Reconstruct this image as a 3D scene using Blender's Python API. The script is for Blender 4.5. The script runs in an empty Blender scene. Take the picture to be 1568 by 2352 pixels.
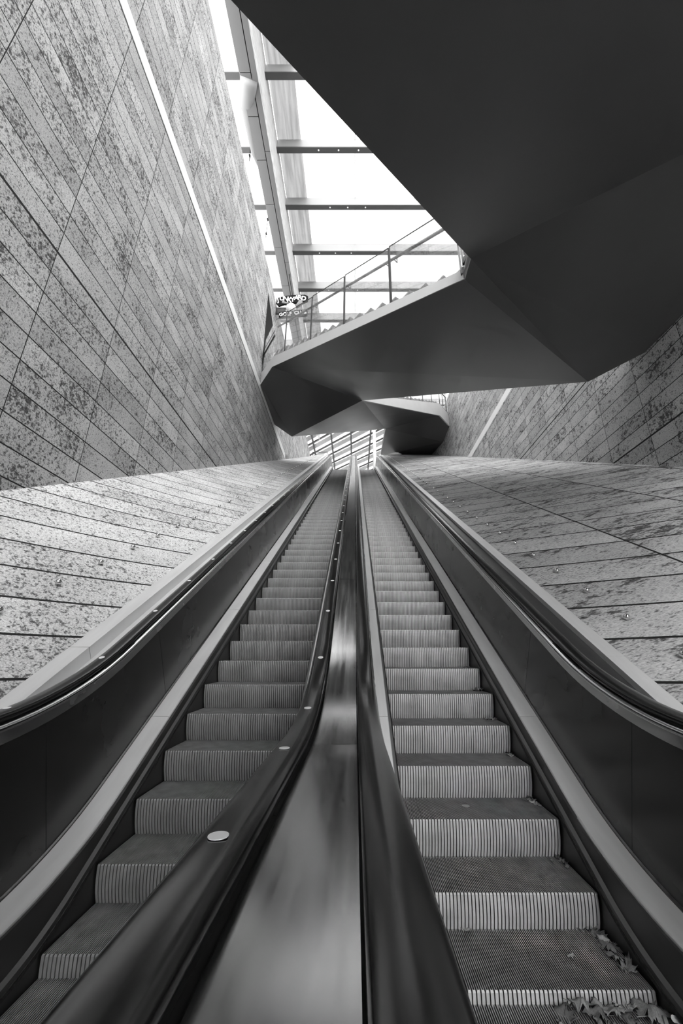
import bpy, bmesh, math, random
from mathutils import Vector, Matrix
random.seed(7)
SC = bpy.context.scene
COL = SC.collection

# ------------------------------------------------------------------ camera, sky, lights, exposure
cam_d = bpy.data.cameras.new('camera'); cam = bpy.data.objects.new('camera', cam_d); COL.objects.link(cam)
cam.location = (0, 0, 0)
cam.rotation_euler = (math.radians(90 + 19.63), 0, 0)
cam_d.sensor_fit = 'VERTICAL'; cam_d.sensor_height = 36.0
cam_d.lens = 915 * 36 / 2352
cam_d.shift_x = -31 / 2352
cam_d.clip_start = 0.02; cam_d.clip_end = 400
SC.camera = cam

SKY_TOP, SKY_LOW = 2.35, 9.2
world = bpy.data.worlds.new('overcast_sky'); SC.world = world
world.use_nodes = True
wn = world.node_tree.nodes; wl = world.node_tree.links
wn.clear()
wo = wn.new('ShaderNodeOutputWorld'); wb = wn.new('ShaderNodeBackground')
wb.inputs['Color'].default_value = (1, 1, 1, 1)
# overcast sky, brighter low down towards the street side (-y) where the sun stands behind thin cloud
wtc = wn.new('ShaderNodeTexCoord'); wsp = wn.new('ShaderNodeSeparateXYZ'); wl.new(wtc.outputs['Generated'], wsp.inputs[0])
wmr = wn.new('ShaderNodeMapRange'); wmr.interpolation_type = 'SMOOTHSTEP'
for k_, v_ in (('From Min', .15), ('From Max', -.95), ('To Min', SKY_TOP), ('To Max', SKY_LOW)): wmr.inputs[k_].default_value = v_
wl.new(wsp.outputs[1], wmr.inputs['Value']); wl.new(wmr.outputs[0], wb.inputs['Strength'])
wl.new(wb.outputs[0], wo.inputs[0])

vs = SC.view_settings
SC.display_settings.display_device = 'sRGB'
vs.view_transform = 'Standard'; vs.look = 'None'; vs.gamma = 1.0; vs.use_curve_mapping = False
vs.exposure = 0.3
SC.cycles.max_bounces = 6; SC.cycles.diffuse_bounces = 4; SC.cycles.glossy_bounces = 3; SC.cycles.transparent_max_bounces = 8
SC.cycles.use_adaptive_sampling = True; SC.cycles.adaptive_threshold = 0.08; SC.cycles.adaptive_min_samples = 16
SC.cycles.caustics_reflective = False; SC.cycles.caustics_refractive = False
SC.cycles.sample_clamp_indirect = 6.0
SC.cycles.use_denoising = True

# ------------------------------------------------------------------ helpers
ANG = math.radians(31.0); CA, SA, TA = math.cos(ANG), math.sin(ANG), math.tan(ANG)

def tag(o, label=None, cat=None, group=None, kind=None):
    if label: o['label'] = label
    if cat: o['category'] = cat
    if group: o['group'] = group
    if kind: o['kind'] = kind
    return o

def empty(name, label, cat, loc=(0, 0, 0), group=None):
    o = bpy.data.objects.new(name, None); COL.objects.link(o); o.location = loc
    o.empty_display_size = 0.1
    return tag(o, label, cat, group)

def mesh_obj(name, verts, faces, mat, parent=None, smooth=False, uvs=None, recalc=True, autos=None):
    me = bpy.data.meshes.new(name)
    off = Vector(parent_world(parent)) if parent else Vector((0, 0, 0))
    me.from_pydata([Vector(v) - off for v in verts], [], faces)
    if recalc:
        bm = bmesh.new(); bm.from_mesh(me)
        bmesh.ops.recalc_face_normals(bm, faces=bm.faces); bm.to_mesh(me); bm.free()
    if smooth:
        for p in me.polygons: p.use_smooth = True
    if autos is not None:
        me.set_sharp_from_angle(angle=math.radians(autos))
    if uvs:
        lay = me.uv_layers.new(name='UVMap')
        for lp in me.loops: lay.data[lp.index].uv = uvs[lp.vertex_index]
    if mat: me.materials.append(mat)
    o = bpy.data.objects.new(name, me); COL.objects.link(o)
    if parent: o.parent = parent
    return o

def parent_world(p):
    v = Vector((0, 0, 0))
    while p is not None:
        v = v + p.location; p = p.parent
    return v

class MB:
    def __init__(s): s.v = []; s.f = []
    def add(s, vs_, fs):
        b = len(s.v); s.v += [tuple(q) for q in vs_]; s.f += [tuple(i + b for i in f) for f in fs]
    def box(s, x0, x1, y0, y1, z0, z1):
        s.add([(x0,y0,z0),(x1,y0,z0),(x1,y1,z0),(x0,y1,z0),(x0,y0,z1),(x1,y0,z1),(x1,y1,z1),(x0,y1,z1)],
              [(0,3,2,1),(4,5,6,7),(0,1,5,4),(1,2,6,5),(2,3,7,6),(3,0,4,7)])
    def hexa(s, p):  # 4 bottom points then 4 top points
        s.add(p, [(0,3,2,1),(4,5,6,7),(0,1,5,4),(1,2,6,5),(2,3,7,6),(3,0,4,7)])
    def tube(s, pts, r, n=10, caps=True):
        pts = [Vector(p) for p in pts]; rings = []
        rr = r if isinstance(r, (list, tuple)) else [r] * len(pts)
        prev = None
        for i, p in enumerate(pts):
            d = (pts[min(i+1, len(pts)-1)] - pts[max(i-1, 0)]).normalized()
            ref = prev if prev is not None else (Vector((0,0,1)) if abs(d.z) < .9 else Vector((1,0,0)))
            a_ = d.cross(ref).normalized(); b_ = a_.cross(d).normalized(); prev = b_
            rings.append([p + a_*math.cos(t)*rr[i] + b_*math.sin(t)*rr[i] for t in [2*math.pi*k/n for k in range(n)]])
        vs_ = [q for rg in rings for q in rg]; fs = []
        for i in range(len(rings)-1):
            for k in range(n):
                fs.append((i*n+k, i*n+(k+1)%n, (i+1)*n+(k+1)%n, (i+1)*n+k))
        if caps: fs += [tuple(range(n))[::-1], tuple(range((len(rings)-1)*n, len(rings)*n))]
        s.add(vs_, fs)
    def bar(s, p, q, w, h, up=(0, 0, 1)):
        p, q = Vector(p), Vector(q); d = (q-p).normalized(); a_ = d.cross(Vector(up)).normalized(); b_ = a_.cross(d).normalized()
        o4 = [(-w/2,-h/2),(w/2,-h/2),(w/2,h/2),(-w/2,h/2)]
        s.add([p+a_*x+b_*y for x, y in o4] + [q+a_*x+b_*y for x, y in o4], [(0,1,2,3),(7,6,5,4),(0,4,5,1),(1,5,6,2),(2,6,7,3),(3,7,4,0)])
    def sphere(s, c, r, nu=14, nv=8, sz=1.0):
        vs_ = []; fs = []
        for j in range(nv+1):
            for i in range(nu):
                t = math.pi*j/nv; u = 2*math.pi*i/nu
                vs_.append((c[0]+r*math.sin(t)*math.cos(u), c[1]+r*math.sin(t)*math.sin(u), c[2]+r*sz*math.cos(t)))
        for j in range(nv):
            for i in range(nu): fs.append((j*nu+i, j*nu+(i+1)%nu, (j+1)*nu+(i+1)%nu, (j+1)*nu+i))
        s.add(vs_, fs)
    def build(s, name, mat, parent=None, smooth=False, autos=None):
        if autos is not None: smooth = True
        return mesh_obj(name, s.v, s.f, mat, parent, smooth, autos=autos)

# ------------------------------------------------------------------ materials
def g(v): return (v, v, v, 1)
def new_mat(name):
    m = bpy.data.materials.new(name); m.use_nodes = True
    nt = m.node_tree
    return m, nt, nt.nodes['Principled BSDF']

def simple(name, v, rough=.5, metal=0.0, noise=0.0, nscale=8.0, stretch=(1,1,1), rvar=0.0, bump=0.0, spec=None, coat=0.0):
    m, nt, b = new_mat(name)
    b.inputs['Base Color'].default_value = g(v); b.inputs['Roughness'].default_value = rough; b.inputs['Metallic'].default_value = metal
    if spec is not None: b.inputs['Specular IOR Level'].default_value = spec
    if coat: b.inputs['Coat Weight'].default_value = coat; b.inputs['Coat Roughness'].default_value = .08
    if noise or rvar or bump:
        N = nt.nodes.new; L = nt.links.new
        tc = N('ShaderNodeTexCoord'); mp = N('ShaderNodeMapping'); mp.inputs['Scale'].default_value = stretch
        L(tc.outputs['Object'], mp.inputs['Vector'])
        nz = N('ShaderNodeTexNoise'); nz.inputs['Scale'].default_value = nscale; nz.inputs['Detail'].default_value = 6
        L(mp.outputs[0], nz.inputs['Vector'])
        if noise:
            mr = N('ShaderNodeMapRange'); mr.inputs['From Min'].default_value = .3; mr.inputs['From Max'].default_value = .7
            mr.inputs['To Min'].default_value = v*(1-noise); mr.inputs['To Max'].default_value = v*(1+noise)
            L(nz.outputs['Fac'], mr.inputs['Value']); L(mr.outputs[0], b.inputs['Base Color'])
        if rvar:
            mr = N('ShaderNodeMapRange'); mr.inputs['From Min'].default_value = .3; mr.inputs['From Max'].default_value = .7
            mr.inputs['To Min'].default_value = max(.02, rough-rvar); mr.inputs['To Max'].default_value = rough+rvar
            L(nz.outputs['Fac'], mr.inputs['Value']); L(mr.outputs[0], b.inputs['Roughness'])
        if bump:
            bp = N('ShaderNodeBump'); bp.inputs['Strength'].default_value = bump; bp.inputs['Distance'].default_value = .01
            L(nz.outputs['Fac'], bp.inputs['Height']); L(bp.outputs[0], b.inputs['Normal'])
    return m

M_STEEL = simple('brushed_steel', .56, .24, 1.0, .10, 3.0, (14, 1, 1), .07)
M_STEEL_PLATE = simple('satin_steel_plate', .74, .34, .35, .06, 2.0, (6, 1, 1), .05)
M_DECK = simple('worn_steel_deck', .60, .17, 1.0, .10, 2.0, (14, .4, 1), .05)
M_PANEL = simple('dark_enamel_panel', .020, .27, 0.0, .12, 1.5, (1, 1, 1), .012, spec=.5)
M_TRIM = simple('bright_steel_trim', .75, .18, 1.0)
M_RUBBER = simple('black_rubber', .010, .19, 0.0, spec=.6)
M_BLACK = simple('black_skirt', .012, .35, 0.0)
M_SKIRT = simple('dark_steel_skirt', .10, .35, .7)
M_BRUSH = simple('dusty_bristle', .02, .9, 0.0, .8, 60, bump=.6)
M_STEP_L = simple('cast_aluminium_step_shaded', .32, .45, .1, .18, 6.0, (1, 1, 1), .05)  # darker copy: weaker light on the left steps is put into the colour
M_STEP_R = simple('cast_aluminium_step_lit', .60, .45, .1, .18, 6.0, (1, 1, 1), .05)  # paler copy: stronger light on the right steps is put into the colour
M_DARKSTEP = simple('grooved_tread', .16, .4, .5, .25, 9.0)
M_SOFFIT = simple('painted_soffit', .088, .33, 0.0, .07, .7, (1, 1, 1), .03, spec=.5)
M_FASCIA = simple('pale_painted_fascia', .52, .45, 0.0, .03, 2.0)
M_STAIR = simple('stair_stone', .30, .6)
M_RAILMETAL = simple('dark_rail_metal', .04, .4, .3)
M_KNOB = simple('polished_knob_steel', .7, .12, 1.0)
M_BEAM = simple('grey_beam', .20, .5)
M_BEAM_DARK = simple('dark_beam_edge', .06, .5)
M_GIRDER = simple('girder_panel', .13, .4)
M_WHITE = simple('white_paint', .85, .5)
M_BLACKPAINT = simple('black_paint', .008, .7, spec=.1)
M_LOBBY = simple('lobby_concrete', .16, .7, 0, .1, 2)
M_FLOORTILE = simple('lobby_floor', .18, .4, 0, .1, 2)
M_UPPER = simple('upper_floor', .5, .6, 0, .05, 2)
M_PIER = simple('pale_stone_pier', .62, .7, 0, .14, 5.0, (5, 5, .6))

def glass_mat(name, tint=.92, gl=.06, rough=.02):
    m = bpy.data.materials.new(name); m.use_nodes = True; nt = m.node_tree; nt.nodes.clear()
    N = nt.nodes.new; L = nt.links.new
    o = N('ShaderNodeOutputMaterial'); mx = N('ShaderNodeMixShader'); t = N('ShaderNodeBsdfTransparent'); gz = N('ShaderNodeBsdfGlossy')
    t.inputs[0].default_value = g(tint); gz.inputs[0].default_value = g(.9); gz.inputs['Roughness'].default_value = rough
    lw = N('ShaderNodeLayerWeight'); lw.inputs[0].default_value = .25
    mm = N('ShaderNodeMath'); mm.operation = 'MULTIPLY_ADD'; mm.inputs[1].default_value = .4; mm.inputs[2].default_value = gl
    mm.use_clamp = True
    L(lw.outputs['Fresnel'], mm.inputs[0]); L(mm.outputs[0], mx.inputs[0]); L(t.outputs[0], mx.inputs[1]); L(gz.outputs[0], mx.inputs[2]); L(mx.outputs[0], o.inputs[0])
    return m
M_GLASS = glass_mat('clear_rail_glass', .93, .03)
M_ROOFGLASS = glass_mat('roof_glass', .96, .01)

def frosted(name, v, tr=.6, streak=(8, .4, 1)):
    m = bpy.data.materials.new(name); m.use_nodes = True; nt = m.node_tree; nt.nodes.clear()
    N = nt.nodes.new; L = nt.links.new
    o = N('ShaderNodeOutputMaterial'); mx = N('ShaderNodeMixShader'); mx.inputs[0].default_value = tr
    d = N('ShaderNodeBsdfDiffuse'); t = N('ShaderNodeBsdfTranslucent')
    tc = N('ShaderNodeTexCoord'); mp = N('ShaderNodeMapping'); mp.inputs['Scale'].default_value = streak
    nz = N('ShaderNodeTexNoise'); nz.inputs['Scale'].default_value = 1.2; nz.inputs['Detail'].default_value = 5
    mr = N('ShaderNodeMapRange'); mr.inputs['From Min'].default_value = .3; mr.inputs['From Max'].default_value = .7
    mr.inputs['To Min'].default_value = v*.8; mr.inputs['To Max'].default_value = min(1, v*1.2)
    L(tc.outputs['Object'], mp.inputs[0]); L(mp.outputs[0], nz.inputs['Vector']); L(nz.outputs['Fac'], mr.inputs['Value'])
    L(mr.outputs[0], d.inputs[0]); L(mr.outputs[0], t.inputs[0])
    L(d.outputs[0], mx.inputs[1]); L(t.outputs[0], mx.inputs[2]); L(mx.outputs[0], o.inputs[0])
    return m
M_LEDGE = frosted('streaked_translucent_ledge', .40, .85)
M_LOUVRE = frosted('roof_louvre', .26, .85)

def granite(name, base=.46, jw_u=.035, jw_v=.006, spot=1.0, stretch=(1, 1, 1), thick=(), tone=.16, big=.35, vjoint=True, spot_scale=14.0):
    """stone cladding. UV: u counts courses, v counts panels along a course; grain is in object space."""
    m, nt, b = new_mat(name)
    N = nt.nodes.new; L = nt.links.new
    def math_(op, a_, b_=None, clamp=False):
        n = N('ShaderNodeMath'); n.operation = op; n.use_clamp = clamp
        for i, q in enumerate((a_, b_)):
            if q is None: continue
            if isinstance(q, (int, float)): n.inputs[i].default_value = q
            else: L(q, n.inputs[i])
        return n.outputs[0]
    uv = N('ShaderNodeUVMap'); sp = N('ShaderNodeSeparateXYZ'); L(uv.outputs[0], sp.inputs[0])
    U, V = sp.outputs[0], sp.outputs[1]
    cu, cv = math_('FLOOR', U), math_('FLOOR', V)
    fu, fv = math_('FRACT', U), math_('FRACT', V)
    cb = N('ShaderNodeCombineXYZ'); L(cu, cb.inputs[0]); L(cv, cb.inputs[1])
    wnz = N('ShaderNodeTexWhiteNoise'); wnz.noise_dimensions = '3D'; L(cb.outputs[0], wnz.inputs['Vector'])
    du = math_('ABSOLUTE', math_('SUBTRACT', math_('FRACT', math_('ADD', U, .5)), .5))
    jm = math_('LESS_THAN', du, jw_u)
    for t in thick:
        jm = math_('MAXIMUM', jm, math_('LESS_THAN', math_('ABSOLUTE', math_('SUBTRACT', U, t)), jw_u*2.2))
    if vjoint:
        dv = math_('ABSOLUTE', math_('SUBTRACT', math_('FRACT', math_('ADD', V, .5)), .5))
        jm = math_('MAXIMUM', jm, math_('LESS_THAN', dv, jw_v))
    tc = N('ShaderNodeTexCoord')
    ofs = N('ShaderNodeVectorMath'); ofs.operation = 'MULTIPLY_ADD'; L(wnz.outputs['Color'], ofs.inputs[0]); ofs.inputs[1].default_value = (9, 9, 9)
    L(tc.outputs['Object'], ofs.inputs[2])
    mp = N('ShaderNodeMapping'); mp.inputs['Scale'].default_value = stretch; L(ofs.outputs[0], mp.inputs[0])
    def noise(scale, det, rough=.55):
        n = N('ShaderNodeTexNoise'); n.inputs['Scale'].default_value = scale; n.inputs['Detail'].default_value = det
        n.inputs['Roughness'].default_value = rough; L(mp.outputs[0], n.inputs['Vector']); return n.outputs['Fac']
    fine = noise(70, 1, .7); mid = noise(spot_scale, 4, .72); cloud = noise(1.1, 2, .5)
    def mrange(v_, a0, a1, b0, b1):
        n = N('ShaderNodeMapRange'); n.clamp = True
        for i, q in zip(('From Min','From Max','To Min','To Max'), (a0, a1, b0, b1)): n.inputs[i].default_value = q
        L(v_, n.inputs['Value']); return n.outputs[0]
    # spots: threshold lowered where the cloud noise is high and by panel
    wv = wnz.outputs['Value']
    thr = math_('ADD', math_('MULTIPLY', math_('SUBTRACT', cloud, .5), .55*spot), math_('MULTIPLY', math_('SUBTRACT', wv, .5), .10*spot))
    sm = mrange(math_('ADD', mid, thr), .55, .63, 0.0, 1.0)
    tonev = math_('ADD', math_('MULTIPLY', math_('SUBTRACT', wv, .5), tone*2), 1.0)
    clv = mrange(cloud, .3, .7, 1+big*.4, 1-big*.4)
    grain = mrange(fine, .3, .7, .74, 1.26)
    val = math_('MULTIPLY', math_('MULTIPLY', math_('MULTIPLY', tonev, clv), grain), base)
    sp2 = noise(38, 2, .6); sm2 = mrange(math_('ADD', sp2, math_('MULTIPLY', thr, .6)), .56, .64, 0.0, 1.0)
    val = math_('MULTIPLY', val, math_('SUBTRACT', 1.0, math_('MULTIPLY', sm, .78)))
    val = math_('MULTIPLY', val, math_('SUBTRACT', 1.0, math_('MULTIPLY', sm2, .62)))
    val = math_('ADD', math_('MULTIPLY', val, math_('SUBTRACT', 1.0, jm)), math_('MULTIPLY', jm, .012))
    cc = N('ShaderNodeCombineColor')
    for i in range(3): L(val, cc.inputs[i])
    L(cc.outputs[0], b.inputs['Base Color']); b.inputs['Roughness'].default_value = .75
    b.inputs['Specular IOR Level'].default_value = .25
    bp = N('ShaderNodeBump'); bp.inputs['Strength'].default_value = .5; bp.inputs['Distance'].default_value = .01
    h = math_('SUBTRACT', math_('MULTIPLY', fine, .25), math_('ADD', math_('MULTIPLY', sm, .35), math_('MULTIPLY', jm, 1.5)))
    L(h, bp.inputs['Height']); L(bp.outputs[0], b.inputs['Normal'])
    return m

# ------------------------------------------------------------------ structure: walls, slopes, roof
XL, XR, ZTOP = -4.05, 6.5, 17.0
def base_l(y): return .538*y - .505
def base_r(y): return .538*y - .34

M_GR_L = granite('speckled_granite_left', .45, .025, .0045, .62, (1, 1, 1), thick=(14, 29.0), spot_scale=17)
M_GR_R = granite('speckled_granite_right', .42, .025, .0045, .6, (1, 1, 1), thick=(11, 18.5), spot_scale=10)
M_SLOPE_L = granite('rough_granite_slope_left', .56, .028, .006, .35, (1, 1, 1), vjoint=False, tone=.05, spot_scale=20)
M_SLOPE_R = granite('rough_granite_slope_right', .40, .026, .010, .75, (.35, 1.2, 1.2), vjoint=True, tone=.10, spot_scale=9)

def wall(name, x, thick_, base, mat, strip, course0, dz, cell_y0, label=None):
    y0, y1 = -14.4, 31.9
    vs_, fs, uv = [], [], []
    n = 24
    def col(y):
        zb = max(base(y), -1.9) - .03
        return [zb, strip[0], strip[1], ZTOP]
    sgn = -1 if x < 0 else 1
    # the face is built in two stone bands with the smooth strip between them as its own object
    for band in (0, 2):
        st = len(vs_)
        for i in range(n+1):
            y = y0 + (y1-y0)*i/n
            z = col(y); a_, b_ = z[band], z[band+1]
            a_ = min(a_, b_) if band == 0 else max(a_, min(z[0], ZTOP))
            for zz in (a_, b_):
                vs_.append((x, y, zz)); uv.append(((zz-course0)/dz, (y-cell_y0)/1.36))
        for i in range(n): fs.append((st+2*i, st+2*i+2, st+2*i+3, st+2*i+1))
    # back and top so that the wall has its thickness
    b = len(vs_)
    xo = x + sgn*thick_
    for q in [(x, y0, ZTOP), (xo, y0, ZTOP), (xo, y1, ZTOP), (x, y1, ZTOP), (xo, y0, -1.9), (xo, y1, -1.9), (x, y1, -1.9), (x, y0, -1.9)]:
        vs_.append(q); uv.append((.5, .5))
    fs += [(b, b+1, b+2, b+3), (b+1, b+4, b+5, b+2), (b+3, b+2, b+5, b+6), (b, b+7, b+4, b+1)]
    o = mesh_obj(name, vs_, fs, mat, uvs=uv, recalc=False)
    return tag(o, kind='structure')

wall('wall_left', XL, .5, base_l, M_GR_L, (10.60, 10.93), .12, .36, 3.92)
wall('wall_right', XR, .5, base_r, M_GR_R, (10.38, 10.72), .56, .36, 7.69)
M_STRIP = simple('smooth_pale_strip', .80, .5, 0, .03, 2)
mb = MB(); mb.box(XL-.45, XL+.004, -14.4, 20.6, 10.60, 10.93); tag(mb.build('trim_1', M_STRIP), kind='structure')
mb = MB(); mb.box(XR-.004, XR+.45, -14.4, 20.6, 10.38, 10.72); tag(mb.build('trim_2', M_STRIP), kind='structure')
# flat black slab painting the shade of a recess in the left wall
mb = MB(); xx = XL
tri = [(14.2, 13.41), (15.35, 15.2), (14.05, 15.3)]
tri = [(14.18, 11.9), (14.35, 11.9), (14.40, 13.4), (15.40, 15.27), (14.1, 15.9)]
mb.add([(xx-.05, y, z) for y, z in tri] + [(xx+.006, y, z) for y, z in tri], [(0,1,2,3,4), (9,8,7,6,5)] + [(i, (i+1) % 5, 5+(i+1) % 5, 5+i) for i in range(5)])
tag(mb.build('recess_shade', M_BLACKPAINT), kind='structure')

# banks of granite between the escalators and the walls: ruled surfaces
XPL, HPL, XPR, HPR = -2.354, -1.74, 2.204, -1.80
def slope(name, xa, ha, xb, base, mat, k, y_first, pitch, lines, ya=-3.0, ye_in=28.6, ye_out=31.9):
    ny, nt_ = 110, 10
    vs_, fs, uv = [], [], []
    for i in range(ny+1):
        for j in range(nt_+1):
            t = j/nt_
            y1 = ye_in + (ye_out-ye_in)*t
            y = ya + (y1-ya)*i/ny
            za = y*TA + ha/CA - .02; zb = base(y)
            vs_.append((xa+(xb-xa)*t, y, za+(zb-za)*t))
            uv.append(((y + k*t - y_first)/pitch, t*lines))
    for i in range(ny):
        for j in range(nt_):
            q = i*(nt_+1)+j; fs.append((q, q+1, q+nt_+2, q+nt_+1))
    # far end drops to the upper floor; thickness below
    b = len(vs_)
    last = [vs_[ny*(nt_+1)+j] for j in range(nt_+1)]
    for p in last: vs_.append((p[0], p[1], 12.6)); uv.append((.5, .5))
    for j in range(nt_): fs.append((ny*(nt_+1)+j, ny*(nt_+1)+j+1, b+j+1, b+j))
    o = mesh_obj(name, vs_, fs, mat, uvs=uv, recalc=False)
    return tag(o, kind='structure')
slope('floor_left', XPL, HPL, XL, base_l, M_SLOPE_L, 2.15, 3.13, .512, 1.0)
slope('floor_right', XPR, HPR, XR, base_r, M_SLOPE_R, 2.4, 3.2, .535, 3.1)
def slope_pt(side, t, y):
    xa, ha, xb, base = (XPL, HPL, XL, base_l) if side < 0 else (XPR, HPR, XR, base_r)
    za = y*TA + ha/CA - .02
    return Vector((xa+(xb-xa)*t, y, za+(base(y)-za)*t))
# pale strip running across the left bank, level with the strip in the wall
mb = MB()
pa, pb = Vector((-2.36, 22.15, 0)), Vector((-4.05, 21.0, 0))
vv = []
for w in (0, .42):
    for i in range(9):
        t = i/8; y = 21.35 + (20.3-21.35)*t + w
        p = slope_pt(-1, t, y); vv.append((p.x, p.y, p.z+.006))
mb.add(vv, [(i, i+1, i+10, i+9) for i in range(8)])
tag(mb.build('trim_4', M_STRIP), kind='structure')

# lower lobby behind the camera; unseen back glazing opened up to light the risers
YB = -14.0
mb = MB(); mb.box(XL-.5, XR+.5, YB, 1.05, -1.95, -1.63); tag(mb.build('floor_lobby', M_FLOORTILE), kind='structure')
mb = MB(); mb.box(XL-.5, XL+3.4, YB-.4, YB, -1.95, 4.2); tag(mb.build('wall_back', M_LOBBY), kind='structure')
mb = MB()
mb.box(XL-.5, XR+.5, YB-.3, YB-.1, 17.0, 17.3)
for i in range(7):
    x = XL + (XR-XL)*i/6; mb.box(x-.05, x+.05, YB-.3, YB-.1, -1.63 if i > 1 else 4.2, 17.0)
for z in (.9, 4.2, 7.4, 10.6, 13.8): mb.box(XL if z > 1 else XL+3.4, XR, YB-.28, YB-.12, z-.05, z+.05)
w = mb.build('window_unseen', M_BEAM_DARK); tag(w, kind='structure')
mb = MB(); mb.box(XL, XR, YB-.21, YB-.19, 4.2, 17.0); mb.box(XL+3.4, XR, YB-.21, YB-.19, -1.63, 4.2); pn = mb.build('pane', M_ROOFGLASS, w)
# upper floor beyond the escalators
mb = MB(); mb.box(XL-.5, 9.0, 28.35, 47, 12.6, 13.30); tag(mb.build('floor_upper', M_UPPER), kind='structure')
mb = MB(); mb.box(XL-1.5, 9.0, 47, 47.4, 12.6, 20.9); tag(mb.build('wall_far', M_WHITE), kind='structure')
mb = MB(); mb.box(XL-1.5, XL-1.2, 31.9, 47, 12.6, 20.9); tag(mb.build('wall_upper_left', M_PIER), kind='structure')
mb = MB(); mb.box(8.7, 9.0, 31.9, 47, 12.6, 20.9); tag(mb.build('wall_upper_right', M_PIER), kind='structure')

# glass roof
ZR = 20.8
mb = MB(); mb.box(-7.5, 9.5, -14.4, 47.4, ZR+.02, ZR+.05)
roof = mb.build('window_1', M_ROOFGLASS); tag(roof, kind='structure')
mb = MB(); mb.box(-.012, .012, -9, 33.0, ZR-.02, ZR+.02); mb.build('glass_joint', M_BLACKPAINT, roof)
mb = MB(); mb.box(-3.32, -2.32, -9, 33.0, ZR+.06, ZR+.08); mb.build('ledge_band', M_LEDGE, roof)  # outside ledge over the glass, made translucent so its underside looks lit

ORD = ['zeroth', 'first', 'second', 'third', 'fourth', 'fifth', 'sixth', 'seventh', 'eighth', 'ninth', 'tenth', 'eleventh', 'twelfth', 'thirteenth',
       'fourteenth', 'fifteenth', 'sixteenth', 'seventeenth', 'eighteenth', 'nineteenth']
def ordw(n):
    if n < 20: return ORD[n]
    tens = {2: 'twent', 3: 'thirt', 4: 'fort', 5: 'fift'}[n//10]
    return tens+'ieth' if n % 10 == 0 else tens+'y-'+ORD[n % 10]

# cross beams under the roof glass, 2.31 apart
yb0 = 8.41
for i in range(11):
    y = yb0 + 2.31*i
    if y > 32.5: break
    r = empty('roof_beam', 'grey cross beam under the glass roof, %s down from the top of the photo' % ordw(i+1), 'beam', (0, y, 20.2), 'cross beams under the glass roof')
    mb = MB(); mb.box(-7.4, 9.4, y, y+.16, 20.25, 20.78)
    mb.box(-7.4, 9.4, y+.04, y+.12, 20.78, 20.84)
    mb.build('web', M_BEAM, r)
    mb = MB(); mb.box(-7.4, 9.4, y-.03, y+.19, 20.20, 20.25); mb.build('bottom_flange', M_BEAM_DARK, r)
    for j, bx in enumerate((-1.9 + .35*(i % 3), -1.05 + .35*(i % 3), -.2 + .35*(i % 3))):
        if 0 < i < 5:
            mb = MB(); mb.sphere((bx, y+.08, 20.20), .035, 10, 6, .3); mb.build('round_fixing', M_WHITE, r, True)
# the roof goes on over the dark stair and behind the camera
for i in range(1, 10):
    y = yb0 - 2.31*i
    mb = MB(); mb.box(-7.4, 9.4, y, y+.16, 20.20, 20.78); mb.build('rear_beam', M_BEAM, roof)

# lattice of bars at the far end of the roof
lat = empty('roof_lattice', 'diagonal lattice of dark glazing bars above the escalator top', 'lattice', (0, 33, ZR))
xs = [-6.3, -4.35, -2.4, -.4, 1.55, 3.5, 5.45, 7.4]
for x in xs:
    mb = MB(); mb.box(x-.075, x+.075, 33.0, 47, ZR-.16, ZR+.01); mb.build('bar', M_BEAM_DARK, lat)
for k in range(-5, 9):
    y0_ = 34.65 + 2.15*k   # y at x = -.4
    pts = [(-6.3, y0_ + 6.0), (7.4, y0_ - 7.9)]
    (xa, ya), (xb, yb_) = pts
    def clip(t): return (xa+(xb-xa)*t, ya+(yb_-ya)*t)
    t0, t1 = 0.0, 1.0
    if ya > 47: t0 = (47-ya)/(yb_-ya)
    if yb_ < 33: t1 = (33-ya)/(yb_-ya)
    if t1 <= t0: continue
    p, q = clip(t0), clip(t1)
    mb = MB(); mb.bar((p[0], p[1], ZR-.10), (q[0], q[1], ZR-.10), .10, .14); mb.build('diagonal_bar', M_BEAM_DARK, lat)
    # pale sunshade blade above the glass, parallel to the bars
    mb = MB(); d = Vector((q[0]-p[0], q[1]-p[1], 0)); nrm = Vector((-d.y, d.x, 0)).normalized()
    if nrm.y > 0: nrm = -nrm
    for o_, w_ in ((.16, .62), (.95, .10)):
        pp = [Vector((p[0], p[1], 0))+nrm*o_, Vector((q[0], q[1], 0))+nrm*o_, Vector((q[0], q[1], 0))+nrm*(o_+w_), Vector((p[0], p[1], 0))+nrm*(o_+w_)]
        mb.hexa([(v.x, v.y, ZR+.20) for v in pp] + [(v.x, v.y, ZR+.24) for v in pp])
    mb.build('sunshade_blade', M_LOUVRE, lat)

# big longitudinal girder with its panelled casing, strut and stone fin
gd = empty('roof_girder', 'long grey panelled girder running beside the left wall top', 'girder', (-3.6, 0, 19.2))
ys = [4.6, 7.9, 9.1, 10.5, 12.2, 14.2, 16.4, 18.9, 21.6, 24.5, 28, 32]
for a_, b_ in zip([-9]+ys[:-1], ys):
    mb = MB(); mb.box(-4.02, -3.63, a_+.012, b_-.012, 19.0, 20.1); mb.build('casing_panel', M_GIRDER, gd)
for a_, b_ in zip([-9, 6.0, 10.2, 15.0, 21], [6.0, 10.2, 15.0, 21, 32]):
    mb = MB(); mb.box(-3.60, -3.40, a_+.012, b_-.012, 19.0, 20.1); mb.build('side_casing_panel', M_GIRDER, gd)
mb = MB(); mb.box(-4.0, -3.42, -9, 32, 19.05, 20.05); mb.build('core', M_BLACKPAINT, gd)
M_FIN = simple('rough_stone_fin', .45, .7, 0, .3, 6.0, (6, .6, 6))
mb = MB(); mb.box(-3.40, -3.33, -9, 33, 19.0, 20.75)
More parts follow.
